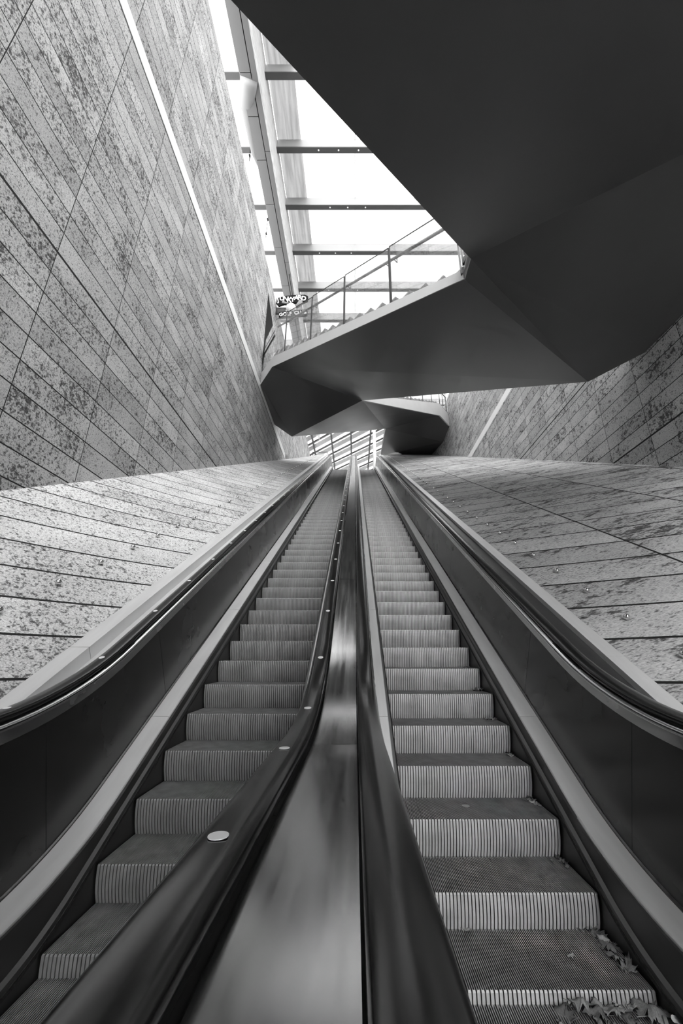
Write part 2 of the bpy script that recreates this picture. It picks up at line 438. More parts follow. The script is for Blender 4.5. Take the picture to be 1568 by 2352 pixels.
fin = mb.build('roof_fin', M_FIN); tag(fin, 'pale rough stone fin running along the right side of the roof girder', 'beam')
mb = MB(); mb.tube([(-4.15, 7.7, 19.3), (-4.0, 8.6, 20.0), (-4.1, 10.2, 20.6)], [.24, .24, .08], 20)
mb = MB(); mb.tube([(-3.72, 8.05, 19.0), (-4.0, 8.9, 19.0+.3), (-4.25, 10.8, 20.0), (-4.35, 11.6, 20.7)], [.30, .28, .14, .06], 20)
tag(mb.build('roof_strut', M_BEAM, None, True), 'tapered grey tubular strut rising from the panelled girder to the roof', 'strut')
# small glass clamps on a cable above the left wall
for j, (ya_, yb__) in enumerate(((5.4, 6.0), (10.2, 11.2), (13.5, 14.6))):
    r = empty('cable_stay', 'thin cable with glass clamps above the left wall, %s from the top of the photo' % ordw(j+1), 'cable', (-4.3, ya_, 19.5), 'cable stays above the left wall')
    mb = MB(); mb.tube([(-4.22, ya_-.1, 20.81), (-4.25, ya_, 20.2), (-4.6, yb__, 20.2), (-4.62, yb__+.1, 20.81)], .012, 6); mb.build('cable', M_BLACKPAINT, r)
    for t in (.15, .8):
        p = Vector((-4.25, ya_, 20.2)).lerp(Vector((-4.6, yb__, 20.2)), t)
        mb = MB(); mb.box(p.x-.03, p.x+.03, p.y-.05, p.y+.05, p.z-.03, p.z+.03); mb.build('clamp', M_BLACKPAINT, r)

# ------------------------------------------------------------------ escalator paths
class Path:
    """side profile: flat at zf, straight incline z = y tan + H/cos, flat at zt, joined by arcs"""
    def __init__(s, zf, H, R, zt, Rt):
        s.zf, s.H, s.R, s.zt, s.Rt = zf, H, R, zt, Rt
        s.c = H/CA
        ta = math.tan(ANG/2)
        s.yi = (zf - s.c)/TA; s.ya = s.yi - R*ta; s.yb = s.yi + R*ta*CA
        s.yj = (zt - s.c)/TA; s.yd = s.yj + Rt*ta; s.yc = s.yj - Rt*ta*CA
    def z(s, y):
        if y <= s.ya: return s.zf
        if y <= s.yb: return s.zf + s.R - math.sqrt(max(0, s.R**2 - (y-s.ya)**2))
        if y <= s.yc: return y*TA + s.c
        if y <= s.yd: return s.zt - s.Rt + math.sqrt(max(0, s.Rt**2 - (s.yd-y)**2))
        return s.zt
    def ang(s, y):
        if y <= s.ya: return 0.
        if y <= s.yb: return math.asin((y-s.ya)/s.R)
        if y <= s.yc: return ANG
        if y <= s.yd: return math.asin((s.yd-y)/s.Rt)
        return 0.
    def ys(s, y0, y1, extra=()):
        out = [y0, y1]
        for i in range(15):
            out.append(s.ya + (s.yb-s.ya)*i/14); out.append(s.yc + (s.yd-s.yc)*i/14)
        n = 10
        for i in range(1, n): out.append(s.yb + (s.yc-s.yb)*i/n)
        return sorted(set(round(q, 5) for q in out + list(extra) if y0 <= q <= y1))

P_NOSE = Path(-1.61, -2.75, 1.5, 13.30, 2.2)
P_BAND = Path(-1.28, -2.55, 2.5, 13.55, 2.5)
P_HAND = Path(-.33, -1.70, 3.0, 14.58, 3.0)
P_PTOP = Path(-.415, -1.775, 3.0, 14.49, 3.0)
P_DECK = Path(-.400, -1.795, 3.0, 14.50, 3.0)

def sweep(mb, path, sec, y0, y1, caps=True, closed=True):
    ys_ = path.ys(y0, y1); n = len(sec); vs_ = []; fs = []
    for y in ys_:
        a_ = path.ang(y); z = path.z(y)
        for x, h in sec: vs_.append((x, y - h*math.sin(a_), z + h*math.cos(a_)))
    for i in range(len(ys_)-1):
        for k in range(n if closed else n-1):
            fs.append((i*n+k, i*n+(k+1) % n, (i+1)*n+(k+1) % n, (i+1)*n+k))
    if caps and closed: fs += [tuple(range(n)), tuple(range((len(ys_)-1)*n, len(ys_)*n))[::-1]]
    mb.add(vs_, fs)

def panel(mb, x0, x1, lo, hi, y0, y1):
    """vertical slab between two paths whose ends are square to the incline"""
    ys_ = sorted(set(lo.ys(y0, y1))); vs_ = []; fs = []
    for y in ys_:
        a_ = lo.ang(y); zl = lo.z(y); h = .8
        for _ in range(12): h = (hi.z(y - math.sin(a_)*h) - zl)/max(.3, math.cos(a_)) if True else h
        yu = y - math.sin(a_)*h; zu = hi.z(yu)
        vs_ += [(x0, y, zl), (x1, y, zl), (x1, yu, zu), (x0, yu, zu)]
    for i in range(len(ys_)-1):
        for k in range(4): fs.append((i*4+k, i*4+(k+1) % 4, (i+1)*4+(k+1) % 4, (i+1)*4+k))
    fs += [(0, 1, 2, 3), tuple((len(ys_)-1)*4+k for k in (3, 2, 1, 0))]
    mb.add(vs_, fs)

HW = .5725
Y0, Y1 = -.75, 30.2

def make_step_mesh(name, mat, dark):
    D = .469; vs_, fs, mi = [], [], []
    def quad(a_, m_):
        b = len(vs_); vs_.extend(a_); fs.append(tuple(range(b, b+4))); mi.append(m_)
    def ring_strip(x0, x1, prof, m_):
        for (ya, za), (yb_, zb) in zip(prof[:-1], prof[1:]):
            quad([(x0, ya, za), (x1, ya, za), (x1, yb_, zb), (x0, yb_, zb)], m_)
    prof = [(D*(1-math.cos(t)), -D*math.sin(t)) for t in [math.radians(34)*i/7 for i in range(8)]]
    inner = [(y+.011, z-.004) for y, z in prof]
    nr = 52; p = 2*HW/nr
    for i in range(nr):
        x = -HW + i*p; xa, xb = x+p*.14, x+p*.86
        # rib face, its two sides and the groove floor
        pr = [(.006, .0), (0, -.008)] + prof[1:]
        ring_strip(xa, xb, pr, 0)
        for xs_ in (xa, xb):
            for (a_, b_), (c_, d_) in zip(zip(pr[:-1], pr[1:]), zip([(.012, -.004)]*1+inner[1:], inner[1:]+[inner[-1]])):
                pass
        for k in range(len(prof)-1):
            (ya, za), (yb_, zb) = prof[k], prof[k+1]; (yc, zc), (yd, zd) = inner[k], inner[k+1]
            for xs_ in (xa, xb): quad([(xs_, ya, za), (xs_, yb_, zb), (xs_, yd, zd), (xs_, yc, zc)], 1)
    ring_strip(-HW, HW, [(.011, -.010)]+inner[1:], 2)
    # tread: ridges and floor
    nt_ = 104; p = 2*HW/nt_; gz = -.012
    for i in range(nt_):
        x = -HW + i*p; xa, xb = x+p*.30, x+p*.70
        ring_strip(xa, xb, [(.004, -.001), (.009, 0), (D-.002, 0)], 1)
        for xs_ in (xa, xb): quad([(xs_, .004, 0), (xs_, D-.002, 0), (xs_, D-.002, gz), (xs_, .004, gz)], 1)
    quad([(-HW, .008, gz), (HW, .008, gz), (HW, D, gz), (-HW, D, gz)], 2)
    # sides and back
    for xs_ in (-HW, HW): quad([(xs_, .002, gz), (xs_, D, gz), (xs_, D, -.27), (xs_, .08, -.27)], 2)
    me = bpy.data.meshes.new(name); me.from_pydata(vs_, [], fs)
    for m_ in (mat, M_STEP_EDGE, dark): me.materials.append(m_)
    for p_, m_ in zip(me.polygons, mi): p_.material_index = m_
    return me
M_STEP_EDGE = simple('tread_ridge', .42, .35, .3, .25, 9.0)
M_GROOVE = simple('dark_groove', .012, .8)  # near-black floor between the ribs and between the ridges

def nose_at(s):
    """s = distance along the incline line; follows the arcs below and above"""
    y_line = lambda q: q*CA - (-2.75)*SA
    s_b = (P_NOSE.yb - 2.75*SA)/CA; s_c = (P_NOSE.yc - 2.75*SA)/CA
    if s >= s_b and s <= s_c:
        y = s*CA + 2.75*SA; return y, y*TA + P_NOSE.c
    if s < s_b:
        th = ANG - (s_b-s)/P_NOSE.R
        if th < 0: return P_NOSE.ya + P_NOSE.R*th, P_NOSE.zf
        return P_NOSE.ya + P_NOSE.R*math.sin(th), P_NOSE.zf + P_NOSE.R*(1-math.cos(th))
    th = ANG - (s-s_c)/P_NOSE.Rt
    if th < 0: return P_NOSE.yd - P_NOSE.Rt*th, P_NOSE.zt
    return P_NOSE.yd - P_NOSE.Rt*math.sin(th), P_NOSE.zt - P_NOSE.Rt*(1-math.cos(th))

def hand_section(xc):
    half = [(.049, -.030), (.0545, -.023), (.056, -.014), (.0545, -.005), (.049, .003), (.040, .009), (.028, .0135), (.014, .0162)]
    pts = [(-x, h) for x, h in half] + [(0, .017)] + half[::-1] + [ (.038, -.030), (.038, -.012), (-.038, -.012), (-.038, -.030)]
    return [(xc+x, h-.017) for x, h in pts]

def make_escalator(xc, side, label, step_mat, s_phase, deck_x, plate_x, plate_h, dots, hand_label):
    e = empty('escalator', label, 'escalator', (xc, 1.0, -1.63))
    me = make_step_mesh('step', step_mat, M_GROOVE)
    ew = parent_world(e)
    s = s_phase
    while True:
        y, z = nose_at(s)
        if y < 1.15: break
        s -= .469
    s += .469
    while True:
        y, z = nose_at(s)
        if y > 28.1: break
        o = bpy.data.objects.new('step', me); COL.objects.link(o); o.parent = e; o.location = Vector((xc, y, z)) - ew
        s += .469
    for yy, zz, nm in ((.45, -1.622, 'comb_plate'), (28.05, 13.29, 'comb_plate')):
        mb = MB(); mb.box(xc-HW, xc+HW, yy, yy+.75, zz-.03, zz+.012)
        for i in range(52):
            x = xc-HW + (i+.5)*2*HW/52; mb.box(x-.003, x+.003, yy + (.75 if yy < 1 else -.05), yy + (.80 if yy < 1 else 0), zz-.02, zz+.008)
        mb.build(nm, M_STEEL, e)
    for sd in (-1, 1):
        fx = lambda r: xc + sd*r
        # skirt with its dusty brush guard
        tr = .752 if sd == side else .770
        mb = MB()
        yl = P_BAND.ys(Y0, Y1); vs_ = []; fs = []
        for y in yl:
            zb = P_BAND.z(y) - .02; zn = P_NOSE.z(y) - .45
            vs_ += [(fx(HW+.008), y, zn), (fx(HW+.03), y, zn), (fx(HW+.03), y, zb), (fx(HW+.008), y, zb)]
        for i in range(len(yl)-1):
            for k in range(4): fs.append((i*4+k, i*4+(k+1) % 4, (i+1)*4+(k+1) % 4, (i+1)*4+k))
        mb.add(vs_, fs); mb.build('skirt', M_SKIRT, e)
        mb = MB(); sweep(mb, P_NOSE, [(fx(HW+.01), .055), (fx(HW-.014), .066), (fx(HW-.014), .10), (fx(HW+.01), .115)], 1.2, 29)
        gb = mb.build('skirt_guard', M_SKIRT, e)
        mb = MB(); sweep(mb, P_NOSE, [(fx(HW-.004), .035), (fx(HW-.018), .045), (fx(HW-.018), .070), (fx(HW-.004), .074)], 1.2, 29)
        mb.build('skirt_brush', M_BRUSH, e)
        # pale steel inner deck in lengths
        js = [Y0, 2.1, 4.06] + [4.06 + 1.92*i for i in range(1, 13)] + [Y1]
        inner = [j for j in js if j < Y1]; inner.append(Y1)
        for a_, b_ in zip(inner[:-1], inner[1:]):
            mb = MB(); sweep(mb, P_BAND, [(fx(.600), -.045), (fx(.600), -.012), (fx(.606), -.005), (fx(.770), .002), (fx(.770), -.045)], a_+.003, b_-.003)
            mb.build('inner_deck', M_STEEL_PLATE, e, autos=40)
        mb = MB(); sweep(mb, P_BAND, [(fx(.592), -.10), (fx(.592), -.018), (fx(.603), -.018), (fx(.603), -.10)], Y0, Y1); mb.build('deck_edge', M_TRIM, e)
        # balustrade panels
        js = [Y0, 1.3, 2.96, 4.31] + [4.31 + 2.7*i for i in range(1, 10)]
        js = [j for j in js if j < Y1-.5] + [Y1]
        for a_, b_ in zip(js[:-1], js[1:]):
            mb = MB(); panel(mb, fx(.768), fx(.888), P_BAND, P_PTOP, a_+.002, b_-.002)
            mb.build('balustrade_panel', M_PANEL, e)
        mb = MB(); sweep(mb, P_BAND, [(fx(.757), -.002), (fx(.757), .012), (fx(.769), .018), (fx(.769), -.002)], Y0, Y1); mb.build('panel_gasket', M_RUBBER, e)
        # bright trim and guide under the handrail
        mb = MB(); sweep(mb, P_HAND, [(fx(tr), -.088), (fx(tr-.002), -.070), (fx(tr+.008), -.058), (fx(.800), -.056), (fx(.800), -.088)], Y0, Y1-.4); mb.build('steel_trim', M_TRIM, e, True, autos=50)
        mb = MB(); sweep(mb, P_HAND, [(fx(.763), -.155), (fx(.763), -.080), (fx(.775), -.080), (fx(.775), -.155)], Y0, Y1-.4); mb.build('trim_band', M_STEEL, e)
        mb = MB(); sweep(mb, P_HAND, [(fx(.798), -.095), (fx(.798), -.028), (fx(.872), -.028), (fx(.872), -.095)], Y0, Y1-.4); mb.build('handrail_guide', M_BLACK, e)
        mb = MB(); sweep(mb, P_HAND, hand_section(fx(.835)), Y0, Y1-.4)
        # rounded ends going down round the newels
        h = mb.build('handrail', M_RUBBER, e, True, autos=60)
        for yend, zt_, sg in ((Y0, P_HAND.zf, -1), (Y1-.4, P_HAND.zt, 1)):
            mb = MB(); R = .42; n = 13; sec = hand_section(fx(.835)); vs_ = []; fs = []
            for i in range(n+1):
                t = math.pi*i/n
                for x, hh in sec:
                    rr = R + hh; vs_.append((x, yend + sg*rr*math.sin(t), zt_ - R + rr*math.cos(t)))
            m_ = len(sec)
            for i in range(n):
                for k in range(m_): fs.append((i*m_+k, i*m_+(k+1) % m_, (i+1)*m_+(k+1) % m_, (i+1)*m_+k))
            mb.add(vs_, fs); mb.build('handrail_return', M_RUBBER, e, True, autos=60)
            mb = MB(); pts = [(yend + sg*.37*math.sin(math.pi*i/12), zt_ - .44 + .37*math.cos(math.pi*i/12)) for i in range(13)]
            mb.add([(fx(.78), y, z) for y, z in pts] + [(fx(.885), y, z) for y, z in pts], [tuple(range(13)), tuple(range(13, 26))[::-1]] + [(i, i+1, 14+i, 13+i) for i in range(12)] + [(12, 0, 13, 25)])
            mb.build('newel', M_PANEL, e)
        if dots:
            q = .93
            while q < 27:
                a_ = P_HAND.ang(q); mb = MB(); n = 16; z = P_HAND.z(q)
                cy, cz = q, z
                ring = []
                for k in range(n):
                    t = 2*math.pi*k/n; dx, dl = .020*math.cos(t), .020*math.sin(t)
                    hz = .0022
                    ring.append((fx(.835)+dx, cy + dl*math.cos(a_) - hz*math.sin(a_), cz + dl*math.sin(a_) + hz*math.cos(a_)))
                low = [(x, y + .004*math.sin(a_), zz - .004*math.cos(a_)) for x, y, zz in ring]
                low = [(x, y + .0015*math.sin(a_), zz - .0015*math.cos(a_)) for x, y, zz in ring]
                mb.add(ring + low, [tuple(range(n))] + [(k, (k+1) % n, n+(k+1) % n, n+k) for k in range(n)])
                dd = mb.build('marker_dot', M_WHITE, h); dd['label'] = 'round white dot on the black handrail'
                q += .8*math.cos(a_) if a_ > 0 else .76
    # outer side: lower deck and straight parapet plate
    if plate_x:
        sd = side
        PL = Path(-3.5, -1.85, .5, 15.2, 1.0); PP = Path(-3.5, plate_h, .5, 15.3, 1.0)
        xin = xc + sd*.886; xp = deck_x
        mb = MB(); sweep(mb, PL, [(xin, -.25), (xin, 0), (xp, 0), (xp, -.25)], -1.2, 28.5); mb.build('outer_deck', M_STEEL_PLATE if sd < 0 else M_SKIRT, e)
        js = [-1.2] + [3.47 + 3.0*i for i in range(9)]
        js = [j for j in js if j < 28] + [28.5]
        for a_, b_ in zip(js[:-1], js[1:]):
            mb = MB(); sweep(mb, PP, [(xp-sd*.008, -.16), (xp-sd*.008, 0), (plate_x, 0), (plate_x, -.16)], a_+.003, b_-.003)
            mb.build('parapet_plate', M_STEEL_PLATE, e)
    return e

XLc, XRc = -1.0975, .9045
eL = make_escalator(XLc, -1, 'left escalator with clean steel steps and white dots on its handrails', M_STEP_L, 7.73-.02, -2.20, -2.354, -1.74, True, None)
eR = make_escalator(XRc, 1, 'right escalator with brightly lit steps littered with dead leaves', M_STEP_R, 6.16-.02, 2.065, 2.204, -1.80, False, None)

# steel deck between the two escalators
cd = empty('divider_deck', 'long shiny steel deck between the two escalators', 'deck', (-.1, 0, -1.63))
xa, xb = XLc+.888, XRc-.888
js = [Y0, 2.12, 4.95, 8.2, 12.0, 16.0, 20.0, 24.0, 26.5, Y1]
for a_, b_ in zip(js[:-1], js[1:]):
    mb = MB(); sweep(mb, P_DECK, [(xa+.003, -.05), (xa+.003, -.006), (xa+.008, -.001), (xb-.008, -.001), (xb-.003, -.006), (xb-.003, -.05)], a_+.002, b_-.002)
    mb.build('deck_sheet', M_DECK, cd, True, autos=8)
mb = MB(); sweep(mb, P_DECK, [(xa-.01, -.30), (xa-.01, -.03), (xb+.01, -.03), (xb+.01, -.30)], Y0, Y1); mb.build('deck_frame', M_BLACK, cd)
for y in (2.2, 2.7, 3.3, 4.0, 4.9, 5.9):
    for x in (xa+.02, xb-.02):
        a_ = P_DECK.ang(y); mb = MB(); mb.sphere((x, y, P_DECK.z(y)-.004), .006, 8, 5, .6); mb.build('screw', M_BLACK, cd, True)
# body of the escalator truss so that nothing is open underneath
for nm, x0, x1 in (('truss_casing', XLc-.90, XLc+.90), ('truss_casing', XRc-.90, XRc+.90)):
    P_T = Path(-2.6, -3.5, 1.5, 12.4, 2.0)
    mb = MB(); sweep(mb, P_T, [(x0, 0), (x1, 0), (x1, -.25), (x0, -.25)], Y0, Y1)
    mb.build(nm, M_BLACK, eL if x0 < -1 else eR)

# ------------------------------------------------------------------ folded staircase over the escalators
F0, L1b, K1 = Vector((1.95, 5.30, 6.30)), Vector((-3.30, 13.04, 10.80)), Vector((5.72, 8.14, 6.30))
FA = Vector((1.98, 4.98, 6.40)); M0 = Vector((.33, 15.13, 10.70)); N0 = Vector((-3.30, 18.28, 10.70))
Q2, S2 = Vector((5.62, 22.74, 14.90)), Vector((2.20, 25.04, 15.30))
L1a, L1c = Vector((-4.04, 14.19, 10.82)), Vector((-4.04, 17.39, 10.87))
R2a, R2b, G2, G1 = Vector((6.49, 23.82, 14.79)), Vector((6.49, 25.86, 14.70)), Vector((6.49, 30.2, 15.93)), Vector((2.2, 30.4, 15.95))
R0a, R0b = Vector((6.49, 7.22, 6.37)), Vector((6.49, 2.6, 6.24))
C0 = Vector((5.3, 2.9, 6.35))
dv0 = Vector((-2.83, -3.71, -2.42))      # fall of the nearest flight, from the landing towards the camera's left
E0 = FA + dv0*2.12; E1 = C0 + dv0*2.12
st = empty('folded_staircase', 'dark faceted public staircase zigzagging over both escalators', 'staircase', (1.95, 5.3, 6.3))
def slab(name, polys, mat, th=.35, keel=None):
    mb = MB()
    for poly in polys:
        n = len(poly); mb.add([tuple(p) for p in poly] + [(p[0], p[1], p[2]+th) for p in poly],
                              [tuple(range(n))[::-1], tuple(range(n, 2*n))] + [(i, (i+1) % n, n+(i+1) % n, n+i) for i in range(n)])
    return mb.build(name, mat, st)
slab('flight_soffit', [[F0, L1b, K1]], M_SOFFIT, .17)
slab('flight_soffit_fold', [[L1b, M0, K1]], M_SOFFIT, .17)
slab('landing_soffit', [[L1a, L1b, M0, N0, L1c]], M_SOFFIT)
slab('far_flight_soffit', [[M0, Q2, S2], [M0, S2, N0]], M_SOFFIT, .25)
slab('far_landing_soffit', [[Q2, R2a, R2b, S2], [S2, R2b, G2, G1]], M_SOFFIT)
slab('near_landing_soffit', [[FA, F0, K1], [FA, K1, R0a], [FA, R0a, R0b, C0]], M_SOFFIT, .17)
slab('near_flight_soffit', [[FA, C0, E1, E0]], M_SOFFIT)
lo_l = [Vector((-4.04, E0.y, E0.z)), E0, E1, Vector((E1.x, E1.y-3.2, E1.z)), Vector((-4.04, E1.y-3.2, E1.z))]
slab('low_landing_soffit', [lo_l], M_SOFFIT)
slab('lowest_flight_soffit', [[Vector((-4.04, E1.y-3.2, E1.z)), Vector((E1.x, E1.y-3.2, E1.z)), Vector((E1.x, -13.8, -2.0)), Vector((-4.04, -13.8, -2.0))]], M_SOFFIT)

def fascia(name, p, q, hp, hq, th=.08):
    """upright pale band standing on the soffit edge p-q, hp and hq tall"""
    d = Vector((q.x-p.x, q.y-p.y, 0)).normalized(); n = Vector((-d.y, d.x, 0))*th
    if (Vector((p.x, p.y, 0))+n).length < Vector((p.x, p.y, 0)).length: n = -n
    z = Vector((0, 0, 1))
    mb = MB(); mb.hexa([p, q, q+n, p+n, p+z*hp, q+z*hq, q+n+z*hq, p+n+z*hp])
    return mb.build(name, M_FASCIA, st)
out = .015
def sh(p, dx, dy): return p + Vector((dx, dy, 0))
fascia('fascia', sh(F0, -.012, -.008), sh(L1b, -.012, -.008), .22, .50)
fascia('landing_fascia', sh(L1b, -.012, -.008), sh(L1a, 0, -.01), .50, .62)
fascia('far_fascia', sh(M0, .0123, -.0086), sh(Q2, .0123, -.0086), .33, .95)
fascia('far_landing_fascia', sh(Q2, .0123, -.0086), sh(R2a, 0, -.012), .95, .95)
fascia('corner_fascia', FA, F0, .30, .22, .012)

def stair_steps(A, B, A2, B2, n, zA, zB, first=0, drop=.12):
    """n steps between the edge A-B and the edge A2-B2; zA..zB are the tread heights over the run"""
    for i in range(first, n):
        t0, t1 = i/n, (i+1)/n
        a_, b_, c_, d_ = A.lerp(B, t0), A.lerp(B, t1), A2.lerp(B2, t1), A2.lerp(B2, t0)
        zt_ = zA + (zB-zA)*(i)/n
        mb = MB(); mb.hexa([(p.x, p.y, min(p.z+drop, zt_-.02)) for p in (a_, b_, c_, d_)] + [(p.x, p.y, zt_) for p in (a_, b_, c_, d_)])
        mb.build('stair_step', M_STAIR, st)
def inset(A, B, k): return A + (B-A).normalized()*k
near_a, near_b = sh(F0, .012, .008), sh(L1b, .012, .008)
far_n = Vector((-.13, -.09, 0))
stair_steps(near_a, near_b, K1+far_n, M0+far_n, 20, 6.636, 11.606)
f2a, f2b = sh(M0, -.010, .007), sh(Q2, -.010, .007)
stair_steps(f2a, f2b, N0.lerp(M0, .1), S2, 18, 11.30, 16.0, 0, .32)
i0 = Vector((.16, -.11, 0))
stair_steps(FA+i0, E0+i0, C0-i0, E1-i0, 24, 6.72, 6.72+dv0.z*2.12)
# landing floors
mb = MB()
def plate(poly, z0, z1):
    n = len(poly); mb.add([(p.x, p.y, z0) for p in poly] + [(p.x, p.y, z1) for p in poly], [tuple(range(n))[::-1], tuple(range(n, 2*n))] + [(i, (i+1) % n, n+(i+1) % n, n+i) for i in range(n)])
plate([sh(L1a, .02, .12), sh(L1b, .05, .12), M0, N0, sh(L1c, .02, 0)], 11.1, 11.34)
plate([sh(FA, .05, .0), F0, K1, R0a, R0b, C0], 6.66, 6.78)
plate([sh(Q2, 0, .12), sh(R2a, 0, .12), G2, G1, S2], 15.85, 15.95)
mb.build('landing_floor', M_STAIR, st)

# glass railing along the near flight
def railing(name_r, A, B, zfun, gh, rh, posts, label=None, inset_n=Vector((0, 0, 0))):
    r = empty(name_r, None, None, (0, 0, 0)); r.parent = st; r.location = A - Vector(st.location)
    if label: r['label'] = label
    ts = posts
    for t in ts:
        p = A.lerp(B, t); z = zfun(t)
        mb = MB(); d = (B-A); d.z = 0; d.normalize(); n = Vector((-d.y, d.x, 0))
        mb.bar((p.x, p.y, z-.08), (p.x, p.y, z+gh(t)-.02), .022, .07, up=(d.x, d.y, 0)); mb.build('post', M_RAILMETAL, r)
        # bracket holding the tube
        q = Vector((p.x, p.y, z+rh(t)))
        for sg in (-1, 1):
            c = q + d*.14*sg + inset_n*.02
            mb = MB(); mb.tube([c + Vector((0, 0, -.14)) + Vector((0, 0, sg*.06)), c + Vector((0, 0, -.16+sg*.08)) + inset_n*.10, c + inset_n*.10 + Vector((0, 0, -.02+sg*.07))], .013, 6)
            mb.build('bracket', M_RAILMETAL, r)
    ends = sorted(set([0.0] + list(ts) + [1.0]))
    for a_, b_ in zip(ends[:-1], ends[1:]):
        if b_-a_ < .02: continue
        p, q = A.lerp(B, a_+.003), A.lerp(B, b_-.003); z0, z1 = zfun(a_), zfun(b_)
        d = (B-A); d.z = 0; d.normalize(); n = Vector((-d.y, d.x, 0))*.012
        mb = MB(); mb.hexa([(p.x, p.y, z0), (q.x, q.y, z1), (q.x+n.x, q.y+n.y, z1), (p.x+n.x, p.y+n.y, z0),
                            (p.x, p.y, z0+gh(a_)), (q.x, q.y, z1+gh(b_)), (q.x+n.x, q.y+n.y, z1+gh(b_)), (p.x+n.x, p.y+n.y, z0+gh(a_))])
        gp = mb.build('glass_panel', M_GLASS, r)
        mb = MB(); mb.bar((p.x+n.x/2, p.y+n.y/2, z0+gh(a_)), (q.x+n.x/2, q.y+n.y/2, z1+gh(b_)), .016, .016); mb.build('glass_edge', M_RAILMETAL, r)
    mb = MB(); mb.tube([(A.lerp(B, t) + inset_n*.10 + Vector((0, 0, zfun(t)+rh(t)-A.lerp(B, t).z))) for t in [0, .25, .5, .75, 1]], .035, 10)
    mb.build('rail_tube', M_RAILMETAL, r, True)
    return r
nrm1 = Vector((.827, .562, 0))
railing('railing', sh(F0, 0, 0), sh(L1b, 0, 0), lambda t: 6.50 + 4.97*t, lambda t: 1.74, lambda t: 1.42, [.215, .429, .647, .877], None, nrm1)
railing('landing_railing', sh(L1b, 0, 0), L1a + Vector((.03, 0, 0)), lambda t: 11.35, lambda t: 1.35, lambda t: 1.05, [1.0])
railing('corner_railing', FA + Vector((-.10, .02, 0)), F0 + Vector((-.03, .05, 0)), lambda t: 6.5, lambda t: 1.1, lambda t: .8, [.3, .9])
railing('far_railing', sh(M0, 0, .02), sh(Q2, 0, .02), lambda t: 11.0 + 4.85*t, lambda t: 1.5, lambda t: 1.25, [.06, .30, .54, .72, .87])
railing('far_landing_railing', Q2 + Vector((0, .02, 0)), R2a + Vector((-.05, .02, 0)), lambda t: 15.85, lambda t: 1.5, lambda t: 1.2, [.12, .5, .9])
0 and railing('inner_railing', K1.copy(), M0.copy(), lambda t: 6.6 + 4.7*t, lambda t: 1.2, lambda t: 1.0, [.1, .3, .5, .7, .9])

# ------------------------------------------------------------------ golf club sign beside the girder
sg = empty('hanging_sign', 'dark cut-out sign with white lettering and a golf ball, hanging beside the left wall', 'sign', (-3.4, 15.6, 16.6))
def text_mesh(name, txt, size, loc, rot, mat, parent, ext=.02, arc=None):
    cu = bpy.data.curves.new(name, 'FONT'); cu.body = txt; cu.size = size; cu.extrude = ext; cu.align_x = 'CENTER'; cu.offset = .006
    tmp = bpy.data.objects.new(name, cu); COL.objects.link(tmp)
    me = bpy.data.meshes.new_from_object(tmp.evaluated_get(bpy.context.evaluated_depsgraph_get()))
    bpy.data.objects.remove(tmp)
    me.materials.clear(); me.materials.append(mat)
    if arc:
        for v in me.vertices: v.co.y += arc*(v.co.x**2)
    o = bpy.data.objects.new(name, me); COL.objects.link(o); o.parent = parent
    o.location = Vector(loc) - parent_world(parent); o.rotation_euler = rot
    return o
rx = math.radians(100)
mb = MB()
pl = [(-4.04, 16.95), (-4.03, 17.28), (-3.6, 17.42), (-3.1, 17.48), (-2.6, 17.50), (-2.42, 17.4), (-2.42, 17.1), (-2.75, 16.92), (-3.2, 17.0), (-3.7, 16.85), (-3.9, 16.75)]
n = len(pl); mb.add([(x, 15.62, z) for x, z in pl] + [(x, 15.72, z) for x, z in pl], [tuple(range(n)), tuple(range(n, 2*n))[::-1]] + [(i, (i+1) % n, n+(i+1) % n, n+i) for i in range(n)])
mb.build('letter_board', M_BLACKPAINT, sg)
for i, ch in enumerate('JUNKYARD'):
    text_mesh('letter', ch, .35, (-3.92 + i*.182, 15.60, 17.0 + .07*math.sin(i*1.4) + .015*i), (rx, [-.25, -.1, .12, .1, -.08, .05, -.1, .12][i], 0), M_WHITE, sg)
mb = MB(); mb.hexa([(-3.85, 15.62, 16.03), (-3.13, 15.62, 16.10), (-3.13, 15.78, 16.10), (-3.85, 15.78, 16.03), (-3.85, 15.62, 16.34), (-3.13, 15.62, 16.42), (-3.13, 15.78, 16.42), (-3.85, 15.78, 16.34)])
mb.hexa([(-3.09, 15.62, 16.13), (-2.42, 15.62, 16.20), (-2.42, 15.78, 16.20), (-3.09, 15.78, 16.13), (-3.09, 15.62, 16.46), (-2.42, 15.62, 16.52), (-2.42, 15.78, 16.52), (-3.09, 15.78, 16.46)])
mb.build('word_board', M_BLACKPAINT, sg)
text_mesh('letters', 'GOLF', .25, (-3.50, 15.60, 16.08), (rx, -.14, 0), M_WHITE, sg)
text_mesh('letters', 'CLUB', .25, (-2.76, 15.60, 16.19), (rx, -.10, 0), M_WHITE, sg)
mb = MB(); mb.sphere((-3.28, 15.75, 16.70), .27, 20, 12)
ball = mb.build('golf_ball', simple('dimpled_ball', .75, .5, 0, .25, 30, bump=.8), sg, True)
mb = MB(); mb.tube([(-3.7, 15.6, 16.95), (-3.35, 15.5, 16.78)], [.07, .03], 8); mb.tube([(-3.0, 15.7, 16.75), (-2.75, 15.66, 17.05)], [.09, .14], 8); mb.build('ornament', M_BEAM, sg, True)
mb = MB(); mb.box(-4.05, -3.55, 15.72, 15.80, 16.35, 16.75); mb.build('bracket_box', M_RAILMETAL, sg)
mb = MB(); mb.tube([(-3.2, 15.7, 17.3), (-3.5, 15.7, 19.0)], .02, 6); mb.build('hanger', M_BLACKPAINT, sg)

